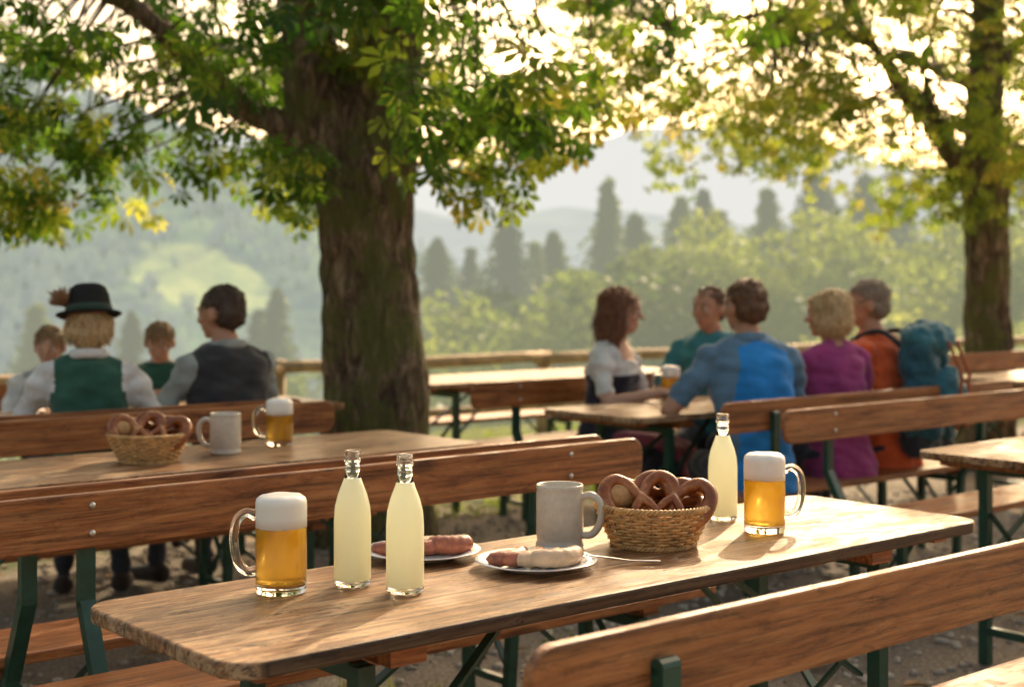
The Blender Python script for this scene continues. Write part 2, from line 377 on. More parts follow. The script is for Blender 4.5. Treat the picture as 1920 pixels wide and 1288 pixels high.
c_white=cloth('white_linen',(.74,.72,.68)); c_green=cloth('green_vest',(.035,.11,.075)); c_gray=cloth('grey_shirt',(.36,.39,.37)); c_dark=cloth('charcoal_vest',(.045,.045,.048)); c_blue=cloth('blue_sportshirt',(.03,.26,.66)); c_slate=cloth('slate_panel',(.13,.23,.33)); c_mag=cloth('magenta_shirt',(.36,.055,.19)); c_or=cloth('orange_shirt',(.80,.14,.04)); c_teal=cloth('teal_shirt',(.05,.22,.25)); c_navy=cloth('dirndl_bodice',(.03,.03,.045)); c_apr=cloth('apron',(.30,.05,.11)); c_shorts=cloth('dark_shorts',(.055,.06,.065)); c_jean=cloth('dark_trousers',(.05,.055,.07))
def vestcut(c,idx,ix):
    ax=np.abs(c[:,0])
    t=(idx==1)&(c[:,2]>1.085); idx[t]=ix['sleeve']
    t=(idx==ix['sleeve'])&(ax<.185)&(c[:,2]>.80)&(c[:,2]<1.085)&(c[:,1]<.14); idx[t]=1; return idx
def vestcut_f(c,idx,ix):
    ax=np.abs(c[:,0])
    t=(idx==ix['sleeve'])&(ax<.145)&(c[:,2]>.80)&(c[:,1]<.14); idx[t]=1
    t=(idx==1)&(ax>.135)&(c[:,2]>.93); idx[t]=ix['sleeve']; return idx
p=W(.28,3.22); e1,HMx=person('woman_in_hat',p.x,p.y,14,.97,.10,((-.24,.33,.82),(.24,.33,.82)),10,-5,dict(torso=c_green,sleeve=c_white,fore=c_white,pants=c_jean,calf=c_jean,shoe=M_SHOE),'underhat',H_BL,True,SK,vestcut_f,True,fore='sleeve',collar=c_white)
M_HAT=simple('black_felt',(.012,.013,.012),.9,0,.2,40,.2); M_TUFT=hairm('hat_tuft_hair',(.34,.17,.08))
h=MB(); prof=[(0,.112),(.03,.115),(.052,.112),(.068,.100),(.079,.072),(.086,.026),(.091,.0),(.112,-.014),(.126,-.006),(.125,-.002),(.110,-.008),(.092,.003),(.0,.004)]
HT=HMx@Matrix.Translation((0,-.005,.128))@Matrix.Rotation(R(-6),4,'X')
h.lathe(prof,40,0,HT); h.lathe([(.0925,.004),(.0925,.008),(.0885,.028),(.085,.029)],40,1,HT)
for k in range(320):
    a=random.uniform(0,6.28); r=random.uniform(0,.042); b0=Vector((-.086,-.03,.02)); tip=b0+Vector((-.03+math.cos(a)*r*1.1,math.sin(a)*r,.06+random.uniform(-.045,.015)+math.cos(a)*.01)); h.tube([b0,(b0+tip)/2+Vector((-.004,0,.004)),tip],[.0012,.003,.001],4,mi=2,M=HT)
h.obj('felt_hat',[M_HAT,cloth('hat_band',(.03,.06,.04)),M_TUFT],e1,True)
p=W(.93,3.25); person('man_in_vest',p.x,p.y,44,1.0,.05,((-.20,.36,.83),(.18,.34,.83)),20,-6,dict(torso=c_dark,sleeve=c_gray,fore=c_gray,pants=c_jean,calf=c_jean,shoe=M_SHOE),'short',H_DK,False,SK2,vestcut,fore='sleeve',collar=c_gray)
p=W(1.19,4.40); person('boy',p.x,p.y,188,.80,.22,((-.05,.30,.90),(.06,.31,.89)),0,-24,dict(torso=c_green,sleeve=c_gray,fore=c_gray,pants=c_jean,calf=SK,shoe=M_SHOE),'boy',H_SB,False,SK,vestcut,curl=50)
p=W(.61,4.42); person('boy',p.x,p.y,205,.78,.12,((-.15,.34,.88),(.15,.34,.88)),-20,-8,dict(torso=c_gray,sleeve=c_white,fore=c_white,pants=c_jean,calf=SK,shoe=M_SHOE),'boy',H_SB,False,SK)
def blue_o(c,idx,ix):
    ed=.14+.03*np.clip((.95-c[:,2])/.4,0,1)+.012*np.sin(c[:,2]*17)
    t=(idx==1)&((c[:,0]<-ed+.05)|(c[:,0]>ed+.05)|(c[:,2]>1.075-.35*np.abs(c[:,0]))); idx[t]=ix['sleeve']
    t=(idx==ix['calf'])&(c[:,2]>.44); idx[t]=4
    return idx
p=W(2.80,1.92); person('man_in_blue_shirt',p.x,p.y,10,1.03,.16,((-.26,.33,.80),(.14,.40,.80)),20,-4,dict(torso=c_blue,sleeve=c_slate,pants=c_shorts,calf=SK,shoe=M_SHOE),'short',H_BR,False,SK2,blue_o,poles=(-1.3,1.0),tee=True,collar=c_slate)
p=W(3.42,1.93); person('woman_in_magenta_shirt',p.x,p.y,22,.97,.10,((-.14,.36,.82),(.14,.36,.82)),32,-3,dict(torso=c_mag,sleeve=c_mag,pants=c_jean,calf=c_jean,shoe=M_SHOE),'bob',H_BL,True,SK2,tee=True)
p=W(3.90,1.99); e5,_=person('man_in_orange_shirt',p.x,p.y,52,1.03,.14,((-.12,.38,.81),(.2,.36,.81)),26,-3,dict(torso=c_or,sleeve=c_or,pants=c_jean,calf=c_jean,shoe=M_SHOE),'short',H_GR,False,SK2,lens=True,tee=True)
bp=Body()
for xx in(-.08,.08):
    bp.cone((xx,-.20,.66),(xx,-.18,1.04),.10,.09,0)
bp.ell((0,-.195,1.09),(.165,.125,.085),1); bp.ell((0,-.30,.82),(.12,.08,.14),1); bp.ell((.165,-.18,.74),(.045,.07,.12),1); bp.ell((-.165,-.18,.74),(.045,.07,.12),1); bp.cone((-.1,-.19,.60),(.1,-.19,.60),.085,.085,2)
me=bp.build(.01,2); c,idx=bp.classify(me); me.materials.clear()
for mm in(cloth('pack_teal',(.03,.11,.14),.6),cloth('pack_teal_light',(.045,.16,.19),.6),cloth('pack_dark',(.04,.045,.05),.6)): me.materials.append(mm)
me.polygons.foreach_set('material_index',idx.astype(np.int32)); me.polygons.foreach_set('use_smooth',[True]*len(idx))
displace(me,lambda x_,y_,z_:NZ(x_*14,y_*14,z_*14)*.022+NZ(x_*32,y_*32,z_*32)*.01)
bo=empty('backpack',e5.location,e5.rotation_euler[2]); q=bpy.data.objects.new('pack',me); COL.objects.link(q); q.parent=bo
st=MB()
for s_ in(-1,1):
    st.tube(smoothc([(s_*.1,-.12,1.04),(s_*.115,0,1.125),(s_*.12,.16,1.06),(s_*.13,.22,.92),(s_*.17,.14,.78),(s_*.15,-.1,.68)],6),.02,8,mi=0,flat=(1.3,.7,.7))
    st.tube([(s_*.05,-.32,1.08),(s_*.05,-.385,.92),(s_*.05,-.36,.66)],.009,6,mi=1)
st.obj('straps',[cloth('strap_dark',(.03,.035,.04)),cloth('strap_orange',(.45,.12,.04))],bo,True)
def dirn(c,idx,ix):
    t=(idx==1)&(c[:,2]>.90); idx[t]=ix['sleeve']
    t=(idx==ix['sleeve'])&(c[:,2]>.97)&(np.abs(c[:,0])<.085)&(c[:,1]>.02); idx[t]=0
    t=(idx==4)&(np.abs(c[:,0])<.17)&(c[:,1]>.12); idx[t]=ix['extra1']
    return idx
p=W(2.94,3.05); person('woman_in_dirndl',p.x,p.y,-118,.98,.12,((-.10,.36,.82),(.16,.38,.82)),16,-6,dict(torso=c_navy,sleeve=c_white,pants=c_navy,calf=SK,shoe=M_SHOE,extra1=c_apr),'long',H_AU,True,SK,dirn,True,True,tee=True)
p=W(3.80,3.04); person('man_in_teal_shirt',p.x,p.y,158,.99,.16,((-.16,.36,.81),(.16,.36,.81)),-22,-4,dict(torso=c_teal,sleeve=c_teal,pants=c_jean,calf=c_jean,shoe=M_SHOE),'short',H_BR,False,SK2,tee=True)

# ---------------------------------------------------------------- furniture
def table(u0,u1,v,w):
    e=empty('beer_garden_table',W((u0+u1)/2,v),ANG); l=u1-u0
    b=MB(); b.board((0,0,.756),l,w,.028,.065,.005); b.obj('tabletop',M_TABLE,e)
    b=MB()
    for s in(-1,1): b.box((s*(l/2-.36),0,.722),(.075,w-.09,.038))
    for s in(-1,1): b.box((s*(l/2-.10),0,.73),(.05,w-.12,.022))
    b.obj('battens',M_BENCH,e)
    b=MB()
    for s in(-1,1):
        x=s*(l/2-.30); y=w/2-.10
        for q in(-1,1):
            b.box((x,q*y,.352),(.035,.035,.70)); 
            b.bar((x-s*.02,q*y*.8,.42),(x-s*.44,q*y*.35,.72),.022,.008,0,(0,1,0))
        b.box((x,0,.69),(.03,2*y,.03)); b.box((x,0,.12),(.028,2*y,.028))
        b.bar((x+.004,-y,.14),(x+.004,y,.55),.024,.008); b.bar((x-.006,y,.14),(x-.006,-y,.55),.024,.008)
    b.obj('folding_legs',M_GREEN,e); return e
def bench(u0,u1,v,s,back=True,off=.2,ptop=.80,po_=.31):
    e=empty('beer_bench' ,W((u0+u1)/2,v),ANG); l=u1-u0
    b=MB(); b.board((0,0,.436),l,.28,.028,.04,.005); b.obj('seat',M_BENCH,e)
    b=MB(); g=MB(); t=MB()
    for q in(-1,1): t.box((q*(l/2-po_+.04),0,.406),(.06,.22,.03))
    t.obj('battens',M_BENCH,e)
    for q in(-1,1):
        x=q*(l/2-po_); 
        g.box((x,s*.10,.195),(.032,.032,.39))
        if back:
            yb=-s*(off+.024)
            g.bar((x,-s*.10,0),(x,-s*.13,.40),.035,.03); g.bar((x,-s*.13,.39),(x,yb,.60),.038,.028); g.bar((x,yb,.59),(x,yb,ptop),.038,.024)
            g.tube([(x-.019,yb,ptop),(x+.019,yb,ptop)],.013,10)
        else: g.box((x,-s*.10,.195),(.032,.032,.39))
        g.box((x,0,.375),(.028,.2,.028)); g.box((x,0,.09),(.022,.2,.022))
        g.bar((x+.02,-.1,.09),(x+.02,.1,.36),.02,.008); g.bar((x+.03,.1,.09),(x+.03,-.1,.36),.02,.008)
        g.bar((x-q*.02,0,.15),(x-q*.32,0,.41),.02,.008,0,(0,1,0))
    g.obj('steel_frame',M_GREEN,e)
    if back:
        Mx=Matrix.Translation((0,-s*off,.795))@Matrix.Rotation(R(90),4,'X')
        b.board((0,0,0),l,.13,.022,.045,.005,0,Mx); b.obj('backrest',M_BENCH,e)
        c=MB()
        for q in(-1,1):
            for z in(.765,.83):
                c.ell((q*(l/2-po_),-s*off+s*.0125,z),(.0085,.004,.0085),0,None,10,6)
        c.obj('bolts',M_BOLT,e,True)
    return e
table(-1.025,1.045,.008,.562)
bench(-1.0,1.14,.80,-1)
bench(-1.1,1.12,1.36,1,True,.21)
table(-1.0,1.17,2.13,.62)
bench(-1.0,1.18,2.63,-1)
bench(-.95,1.15,3.22,1)
table(-.35,1.75,3.87,.62)
bench(-.4,1.7,4.45,-1)
bench(-.845,1.355,-.5,1,True,.24,.80,.245)
table(2.15,4.3,.39,.58)
bench(2.22,4.4,1.08,-1,True,.22)
bench(2.3,4.5,1.90,1,True,.22)
table(2.25,4.45,2.43,.64)
bench(2.25,4.45,3.05,-1)
table(2.75,4.95,4.62,.66)
bench(2.9,5.1,4.05,1,False)
bench(2.8,5.0,5.3,1,False)
table(5.6,7.8,2.5,.64); bench(5.6,7.8,1.9,1); bench(5.7,7.9,3.1,-1)
bench(5.6,7.8,1.1,-1)

# ---------------------------------------------------------------- glassware
def glass(name,col,rough=0,ior=1.45):
    m,nt,b=nm(name); b.inputs['Base Color'].default_value=(*col,1); b.inputs['Transmission Weight'].default_value=1
    b.inputs['Roughness'].default_value=rough; b.inputs['IOR'].default_value=ior; return m
M_GLASS=glass('clear_glass',(.98,.99,.98))
def mixtrans(name,b,nt,m,tcol,fac):
    t=N(nt,'ShaderNodeBsdfTranslucent'); t.inputs[0].default_value=(*tcol,1); mx=N(nt,'ShaderNodeMixShader'); mx.inputs[0].default_value=fac
    L(nt,b.outputs[0],mx.inputs[1]);L(nt,t.outputs[0],mx.inputs[2]);L(nt,mx.outputs[0],nt.nodes['Material Output'].inputs[0])
M_BEER=glass('lager_beer',(1,.70,.15),.02,1.33); mixtrans('b',M_BEER.node_tree.nodes['Principled BSDF'],M_BEER.node_tree,M_BEER,(1,.66,.08),.36)
m,nt,b=nm('beer_foam'); v,_=coords(nt,(1,1,1)); f=tex(nt,v,260,4,.7); b.inputs['Base Color'].default_value=(.94,.90,.81,1); b.inputs['Roughness'].default_value=.6; b.inputs['Coat Weight'].default_value=.5; b.inputs['Coat Roughness'].default_value=.1; b.inputs['Subsurface Weight'].default_value=.6; b.inputs['Subsurface Radius'].default_value=(.02,.018,.014); b.inputs['Subsurface Scale'].default_value=1; bump(nt,b,f,.4,.001); M_FOAM=m
m,nt,b=nm('cloudy_lemonade'); b.inputs['Base Color'].default_value=(.93,.93,.73,1); b.inputs['Roughness'].default_value=.5; b.inputs['Coat Weight'].default_value=1; b.inputs['Coat Roughness'].default_value=.03; b.inputs['Coat IOR'].default_value=1.5
vv_,_=coords(nt,(1,1,1)); bn=tex(nt,vv_,160,3,.6); bump(nt,b,bn,.2,.002)
mixtrans('l',b,nt,m,(1,1,.80),.5); M_LEM=m
M_STEIN=simple('stoneware',(.62,.56,.45),.25,0,.10,60,.05,40)
M_PORC=simple('porcelain',(.82,.82,.80),.12,0,.02)
def mug(x,y,hd,h=.168,z=.771,fill=.122,foam=.05):
    e=empty('beer_mug',(x,y,z),hd); k=h/.168
    g=MB(); g.lathe([(0,.003),(.036,.002),(.041,0),(.0465,.003),(.048,.012),(.0475,.03),(.0475,.165*k),(.0468,h),(.0455,h),(.0445,.165*k),(.0440,.035),(.0425,.024),(.038,.019),(0,.018)],48)
    hp=smoothc([(.046,0,.142*k),(.062,0,.150*k),(.080,0,.140*k),(.088,0,.115*k),(.087,0,.08*k),(.078,0,.052*k),(.062,0,.04*k),(.046,0,.042*k)],5)
    g.tube(hp,[.0085 if 3<i<len(hp)-4 else .0095 for i in range(len(hp))],12,flat=(1,1.25,1))
    g.obj('glass',M_GLASS,e,True)
    l=MB(); fl=fill*k; l.lathe([(0,.0178),(.038,.0185),(.0427,.0238),(.0443,.035),(.0448,fl),(0,fl)],48); l.obj('beer',M_BEER,e,True)
    f=MB(); t=fl+foam*k
    f.lathe([(0,fl+.0005),(.0446,fl+.0005),(.0477,fl+.0015),(.0478,fl+.02),(.0478,t-.008),(.0476,t-.002),(.0455,t+.004),(.038,t+.010),(.022,t+.013),(0,t+.0135)],48)
    for i,p in enumerate(f.v):
        q=noise.noise(Vector(p)*60)*(.0018 if p[2]>t-.004 else .0); q2=noise.noise(Vector(p)*90)*(.002 if p[2]<fl+.003 else 0); f.v[i]=(p[0],p[1],p[2]+q+q2)
    f.obj('foam',M_FOAM,e,True); return e
def bottle(x,y,z=.771):
    e=empty('lemonade_bottle',(x,y,z)); g=MB()
    g.lathe([(.0155,.2065),(.0145,.225),(.0138,.236),(.0162,.238),(.0165,.243),(.0140,.245),(.0138,.248),(.0155,.250),(.0155,.257),(.0135,.259),(.0115,.257),(.0112,.24),(.0118,.225),(.0135,.2065),(.0155,.2065)],40)
    g.lathe([(0,.004),(.026,.003),(.030,0),(.0345,.005),(.0353,.0095),(.0353,.0125),(.0,.0125),(0,.004)],40)
    g.obj('glass',M_GLASS,e,True)
    l=MB(); l.lathe([(0,.0130),(.0345,.0130),(.0355,.016),(.0355,.128),(.0335,.153),(.028,.175),(.021,.193),(.0165,.2055),(.0155,.206),(0,.206)],40); l.obj('lemonade',M_LEM,e,True)
    return e
def stein(x,y,hd,z=.771):
    e=empty('stoneware_mug',(x,y,z),hd); g=MB()
    g.lathe([(0,.004),(.045,.003),(.049,0),(.053,.002),(.0535,.007),(.0505,.013),(.0505,.02),(.052,.024),(.052,.118),(.0505,.124),(.0515,.128),(.052,.134),(.0505,.137),(.0475,.136),(.0465,.12),(.0465,.012),(0,.01)],48)
    hp=smoothc([(.047,0,.108),(.068,0,.115),(.087,0,.103),(.093,0,.08),(.088,0,.052),(.072,0,.03),(.048,0,.027)],6)
    g.tube(hp,[.0085]*len(hp),12,flat=(1,1.4,1)); g.obj('body',M_STEIN,e,True)
mug(-.4315,2.66,R(180)); mug(.587,3.306,R(5))
bottle(-.305,2.72); bottle(-.200,2.66); bottle(.515,3.476)
stein(.105,3.125,R(-12))
stein(-.973,4.83,R(175)); mug(-.829,5.07,R(180),.15)
mug(.79,7.08,R(180),.15); mug(1.49,7.3,R(0),.15)

M_SR=simple('grilled_sausage',(.42,.12,.05),.3,0,.5,45,.4,90,.6,Coat_Weight=.4)
M_SW=simple('white_sausage',(.66,.46,.28),.35,0,.32,28,.4,70,.6,Coat_Weight=.3)
def plate(x,y,saus):
    e=empty('plate',(x,y,.771)); p=MB()
    p.lathe([(0,.003),(.06,.002),(.068,0),(.072,.003),(.095,.010),(.122,.0165),(.125,.018),(.124,.0195),(.10,.0145),(.078,.0075),(.07,.006),(0,.006)],64); p.obj('dish',M_PORC,e,True)
    for (sx,sy,a,l,r,mt) in saus:
        b=MB(); n=18; P=[];Rr=[]
        for i in range(n+1):
            t=i/n*2-1; P.append((t*l/2,.5*l*(t*t-.3)*.5,r)); q=max(0,1-abs(t)**7)**.5; Rr.append(max(.002,r*q*(1+.05*math.sin(i*2.1))))
        b.tube(P,Rr,14,flat=(1,1,.95)); o=b.obj('sausage',mt,e,True,(sx,sy,.0065),R(a))
plate(.049,2.89,[(-.050,.004,52,.115,.0165,M_SR),(-.018,-.004,46,.12,.0165,M_SR),(.014,-.012,40,.12,.0165,M_SW),(.046,-.022,32,.12,.020,M_SW)])
plate(-.19,3.0,[(-.05,.0,30,.11,.015,M_SR),(-.02,.03,20,.12,.016,M_SW),(.01,-.005,25,.115,.017,M_SR),(.06,.0,12,.09,.021,M_SR),(.035,.045,5,.10,.016,M_SR)])
e=empty('fork',(0,0,0)); b=MB()
P=smoothc([(.306,2.935,.776),(.25,2.925,.779),(.19,2.905,.790),(.150,2.893,.796)],5)
b.tube(P,[.0055]*4+[.0035]*(len(P)-4),8,flat=(1,1,.45))
b.tube(smoothc([(.150,2.893,.796),(.138,2.889,.795),(.126,2.886,.795)],4),[.003,.005,.009,.010,.0105,.0105,.011,.011,.011],8,flat=(1,1,.2))
for k in(-1.5,-.5,.5,1.5):
    q=k*.0055; b.tube(smoothc([(.128,2.886+q,.795),(.11,2.882+q,.7925),(.092,2.878+q,.797)],4),[.0014]*9,6)
b.obj('cutlery_body',M_BOLT,e,True)

m,nt,b=nm('pretzel_crust'); v,_=coords(nt,(1,1,1)); n1=tex(nt,v,26,5,.65); L(nt,ramp(nt,n1,[(.32,(.15,.038,.010)),(.54,(.34,.105,.025)),(.72,(.62,.32,.11))]).outputs[0],b.inputs['Base Color']); b.inputs['Roughness'].default_value=.32; b.inputs['Coat Weight'].default_value=.2; bump(nt,b,tex(nt,v,70,4,.6),.4,.003); M_PRET=m
M_BUN=simple('bread_roll_crust',(.62,.36,.15),.6,0,.35,30,.3)
M_WICK=simple('wicker',(.62,.37,.14),.5,0,.45,50,.2,90)
def pretzel_pts():
    h=[(-.034,-.050,.013),(-.018,-.022,.016),(-.003,-.002,.011),(.006,.010,.004),(.022,.034,0),(.048,.046,0),(.071,.028,0),(.070,-.010,0),(.048,-.045,0),(.02,-.060,0)]
    return smoothc(h+[(0,-.064,0)]+[(-x,y,(z if i<6 else -z*.5+.0)) for i,(x,y,z) in reversed(list(enumerate(h)))],5)
def basket(x,y,z=.771,s=1,rz=0):
    e=empty('pretzel_basket',(x,y,z),rz); e.scale=(s,s,s); b=MB(); ns=30
    def rad(t): return .088+.038*t**.8
    H=.082
    for i in range(ns):
        a=2*math.pi*i/ns; b.tube([(rad(t)*math.cos(a),rad(t)*math.sin(a),.004+H*t) for t in(0,.25,.5,.75,1)],.0022,6)
    rows=12
    for r in range(rows):
        t=(r+.5)/rows; pts=[]
        for k in range(ns*4):
            a=2*math.pi*k/(ns*4); w=math.cos(a*ns/2*1.0+ (math.pi if r%2 else 0))
            w2=.0042*w
            pts.append(((rad(t)+w2)*math.cos(a),(rad(t)+w2)*math.sin(a),.004+H*t+.0006*math.sin(a*7+r)))
        b.tube(pts,.0032,6,True)
    for ph in(0,math.pi*2/3,math.pi*4/3):
        for (rr,zz,n) in((.126,.088,26),(.09,.004,20)):
            b.tube([((rr+.0042*math.cos(n*a+ph))*math.cos(a),(rr+.0042*math.cos(n*a+ph))*math.sin(a),zz+.0042*math.sin(n*a+ph)) for a in [2*math.pi*k/260 for k in range(260)]],.0032,6,True)
    b.lathe([(0,.003),(.088,.003),(.088,.006),(0,.006)],30)
    b.obj('wicker_weave',M_WICK,e,True)
    pts=pretzel_pts(); n=len(pts)
    rad_=[.0075+.0095*math.sin(math.pi*i/(n-1))**1.2 for i in range(n)]
    pl=[(-.030,-.028,.102,60,-4,8,1.08),(.042,-.024,.100,54,8,-14,1.08),(-.055,.045,.085,35,-10,60,1.0),(.02,.05,.095,40,5,170,1.1),(.055,.03,.082,30,14,-70,.95),(0,.0,.065,8,4,30,1.05)]
    for (px,py,pz,rx,ry,rzz,sc) in pl:
        q=MB(); q.tube(pts,rad_,14); o=q.obj('pretzel',M_PRET,e,True,(px,py,pz)); o.rotation_euler=(R(rx),R(ry),R(rzz)); o.scale=(sc,sc,sc)
    q=MB(); q.ell((0,0,0),(.048,.040,.034),0,None,24,14); q.obj('bread_roll',M_BUN,e,True,(-.076,.005,.110),.4)
basket(.3137,3.157,.771,1,0); basket(-1.181,4.62,.771,1,.2)

# ---------------------------------------------------------------- trees
m,nt,b=nm('bark'); v,_=coords(nt,(8,8,2.2),'Object',False); n1=tex(nt,v,2.2,11,.8,.7); v2,_=coords(nt,(1,1,1),'Object',False); n2=tex(nt,v2,3.0,8,.78)
vo=N(nt,'ShaderNodeTexVoronoi'); vo.feature='DISTANCE_TO_EDGE'; vvv,_=coords(nt,(15,15,3.6),'Object',False)
wv=N(nt,'ShaderNodeVectorMath',operation='ADD'); L(nt,vvv,wv.inputs[0]); ns_=N(nt,'ShaderNodeTexNoise'); ns_.inputs['Scale'].default_value=6; L(nt,v2,ns_.inputs['Vector']); L(nt,ns_.outputs['Color'],wv.inputs[1]); L(nt,wv.outputs[0],vo.inputs['Vector']); vo.inputs['Scale'].default_value=1.3
crk=ramp(nt,vo.outputs['Distance'],[(.0,(.3,.3,.3)),(.2,(1,1,1))]).outputs[0]
c=ramp(nt,n1,[(.36,(.04,.026,.016)),(.5,(.20,.135,.08)),(.61,(.52,.39,.26))]).outputs[0]
c=mixc(nt,.6,c,crk,'MULTIPLY')
c=mixc(nt,ramp(nt,n2,[(.46,(0,0,0)),(.54,(.8,.8,.8))]).outputs[0],c,(.15,.165,.035)); L(nt,c,b.inputs['Base Color']); b.inputs['Roughness'].default_value=.85
hm_=mixc(nt,.4,n1,crk); bump(nt,b,hm_,1,.06); M_BARK=m
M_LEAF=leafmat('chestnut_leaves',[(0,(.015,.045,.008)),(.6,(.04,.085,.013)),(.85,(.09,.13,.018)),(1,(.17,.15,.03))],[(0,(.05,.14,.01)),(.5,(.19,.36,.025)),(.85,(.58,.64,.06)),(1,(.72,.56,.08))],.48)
M_LEAF2=leafmat('yellow_green_leaves',[(0,(.035,.07,.012)),(.6,(.08,.12,.017)),(1,(.2,.18,.03))],[(0,(.14,.27,.02)),(.6,(.46,.53,.05)),(1,(.80,.64,.10))],.5)  # yellower green leaf colour for the right-hand tree
def leaf_template(ws=.20):
    vs=[];fs=[]
    for an,ln in((-105,.62),(-62,.85),(-21,1.0),(21,1.0),(62,.85),(105,.62)):
        a=R(an); o=len(vs); w=ws*ln
        pts=[(0,.06,0),(-w*.42,.38,.0),(-w,.72,.0),(0,1.0,-.08),(w,.72,.0),(w*.42,.38,.0),(0,.40,-.03),(0,.72,-.05)]
        for x,y,z in pts:
            y*=ln; zz=z-.25*y*y; vs.append((x*math.cos(a)+y*math.sin(a),-x*math.sin(a)+y*math.cos(a),zz))
        fs+= [tuple(o+i for i in f) for f in((0,5,6),(0,6,1),(5,4,7,6),(6,7,2,1),(4,3,7),(7,3,2))]
    return np.array(vs),fs
LT,LF=leaf_template()
def leaves(name,P,size,tint,mat,parent):
    n=len(P); nv=len(LT)
    yaw=rng.uniform(0,2*np.pi,n); pit=rng.normal(-.6,.5,n); rol=rng.normal(0,.45,n)
    cy,sy,cp,sp,cr,sr=np.cos(yaw),np.sin(yaw),np.cos(pit),np.sin(pit),np.cos(rol),np.sin(rol)
    Rz=np.zeros((n,3,3)); Rz[:,0,0]=cy;Rz[:,0,1]=-sy;Rz[:,1,0]=sy;Rz[:,1,1]=cy;Rz[:,2,2]=1
    Rx=np.zeros((n,3,3)); Rx[:,0,0]=1;Rx[:,1,1]=cp;Rx[:,1,2]=-sp;Rx[:,2,1]=sp;Rx[:,2,2]=cp
    Ry=np.zeros((n,3,3)); Ry[:,1,1]=1;Ry[:,0,0]=cr;Ry[:,0,2]=sr;Ry[:,2,0]=-sr;Ry[:,2,2]=cr
    Q=Rz@Rx@Ry
    vs=np.einsum('nij,kj->nki',Q,LT)*size[:,None,None]+P[:,None,:]
    fs=[tuple(i+k*nv for i in f) for k in range(n) for f in LF]
    me=bpy.data.meshes.new(name); me.from_pydata(vs.reshape(-1,3).tolist(),[],fs); me.materials.append(mat)
    at=me.attributes.new('tint','FLOAT','POINT'); at.data.foreach_set('value',np.repeat(tint,nv).astype(np.float32))
    o=bpy.data.objects.new(name,me); COL.objects.link(o); o.parent=parent; return o
def tree(limbs,prof,yr,mat,top,nclu,per,size,tintb,yc,thr,seed,vox=.022,spread=.19,tintx=0):
    e=empty('chestnut_tree'); mb=MB(); pts=[]
    for Lm in limbs:
        P=smoothc([q[:3] for q in Lm],6); rr=[]
        for i in range(len(Lm)-1):
            for k in range(6): rr.append(Lm[i][3]+(Lm[i+1][3]-Lm[i][3])*k/6)
        rr.append(Lm[-1][3]); mb.tube(P,rr,20); 
        for p_ in P: pts.append(p_)
    me=remesh(mb,vox,4)
    displace(me,lambda x_,y_,z_:NZ(x_*5,y_*5,z_*1.2)*.035+NZ(x_*20,y_*20,z_*6)*.024)
    me.materials.clear(); me.materials.append(M_BARK); me.polygons.foreach_set('use_smooth',[True]*len(me.polygons))
    o=bpy.data.objects.new('trunk',me); COL.objects.link(o); o.parent=e
    xs=[a for a,_ in prof]; zs=[b_ for _,b_ in prof]; P=[];Sz=[];T=[]; tw=MB(); cnt=0; k=0
    while cnt<nclu and k<nclu*30:
        k+=1; x=random.uniform(xs[0],xs[-1]); y=random.uniform(*yr); zl=float(np.interp(x,xs,zs))+.05*(y-yc)**2*.6+.02
        z=zl+.1+random.random()**1.25*(top-zl)
        if noise.noise(Vector((x*1.1+seed,y*.8,z*1.3)))<thr(x,z): continue
        cnt+=1; cp=Vector((x,y,z)); near=min(pts,key=lambda q:(q-cp).length)
        if (near-cp).length<1.3:
            md=(near+cp)/2+Vector((random.gauss(0,.08),0,random.uniform(-.02,.15))); tw.tube([near,md,cp],[.010,.007,.003],4)
        kk=int(per*random.uniform(.6,1.4)); ct=random.uniform(-.3,.3)+tintx*(.5 if z<zl+.4 else -.2)
        for _ in range(kk):
            d=rng.normal(0,1,3); d*=(spread*random.random()**.4)/np.linalg.norm(d); P.append((x+d[0]*1.2,y+d[1]*1.2,z+d[2]*.8)); Sz.append(random.uniform(*size)); T.append(min(1,max(0,tintb+ct+random.gauss(0,.18))))
    tw.obj('twigs',M_BARK,e,True)
    leaves('foliage',np.array(P),np.array(Sz),np.array(T),mat,e); return e
X0,Y0=-.735,7.5
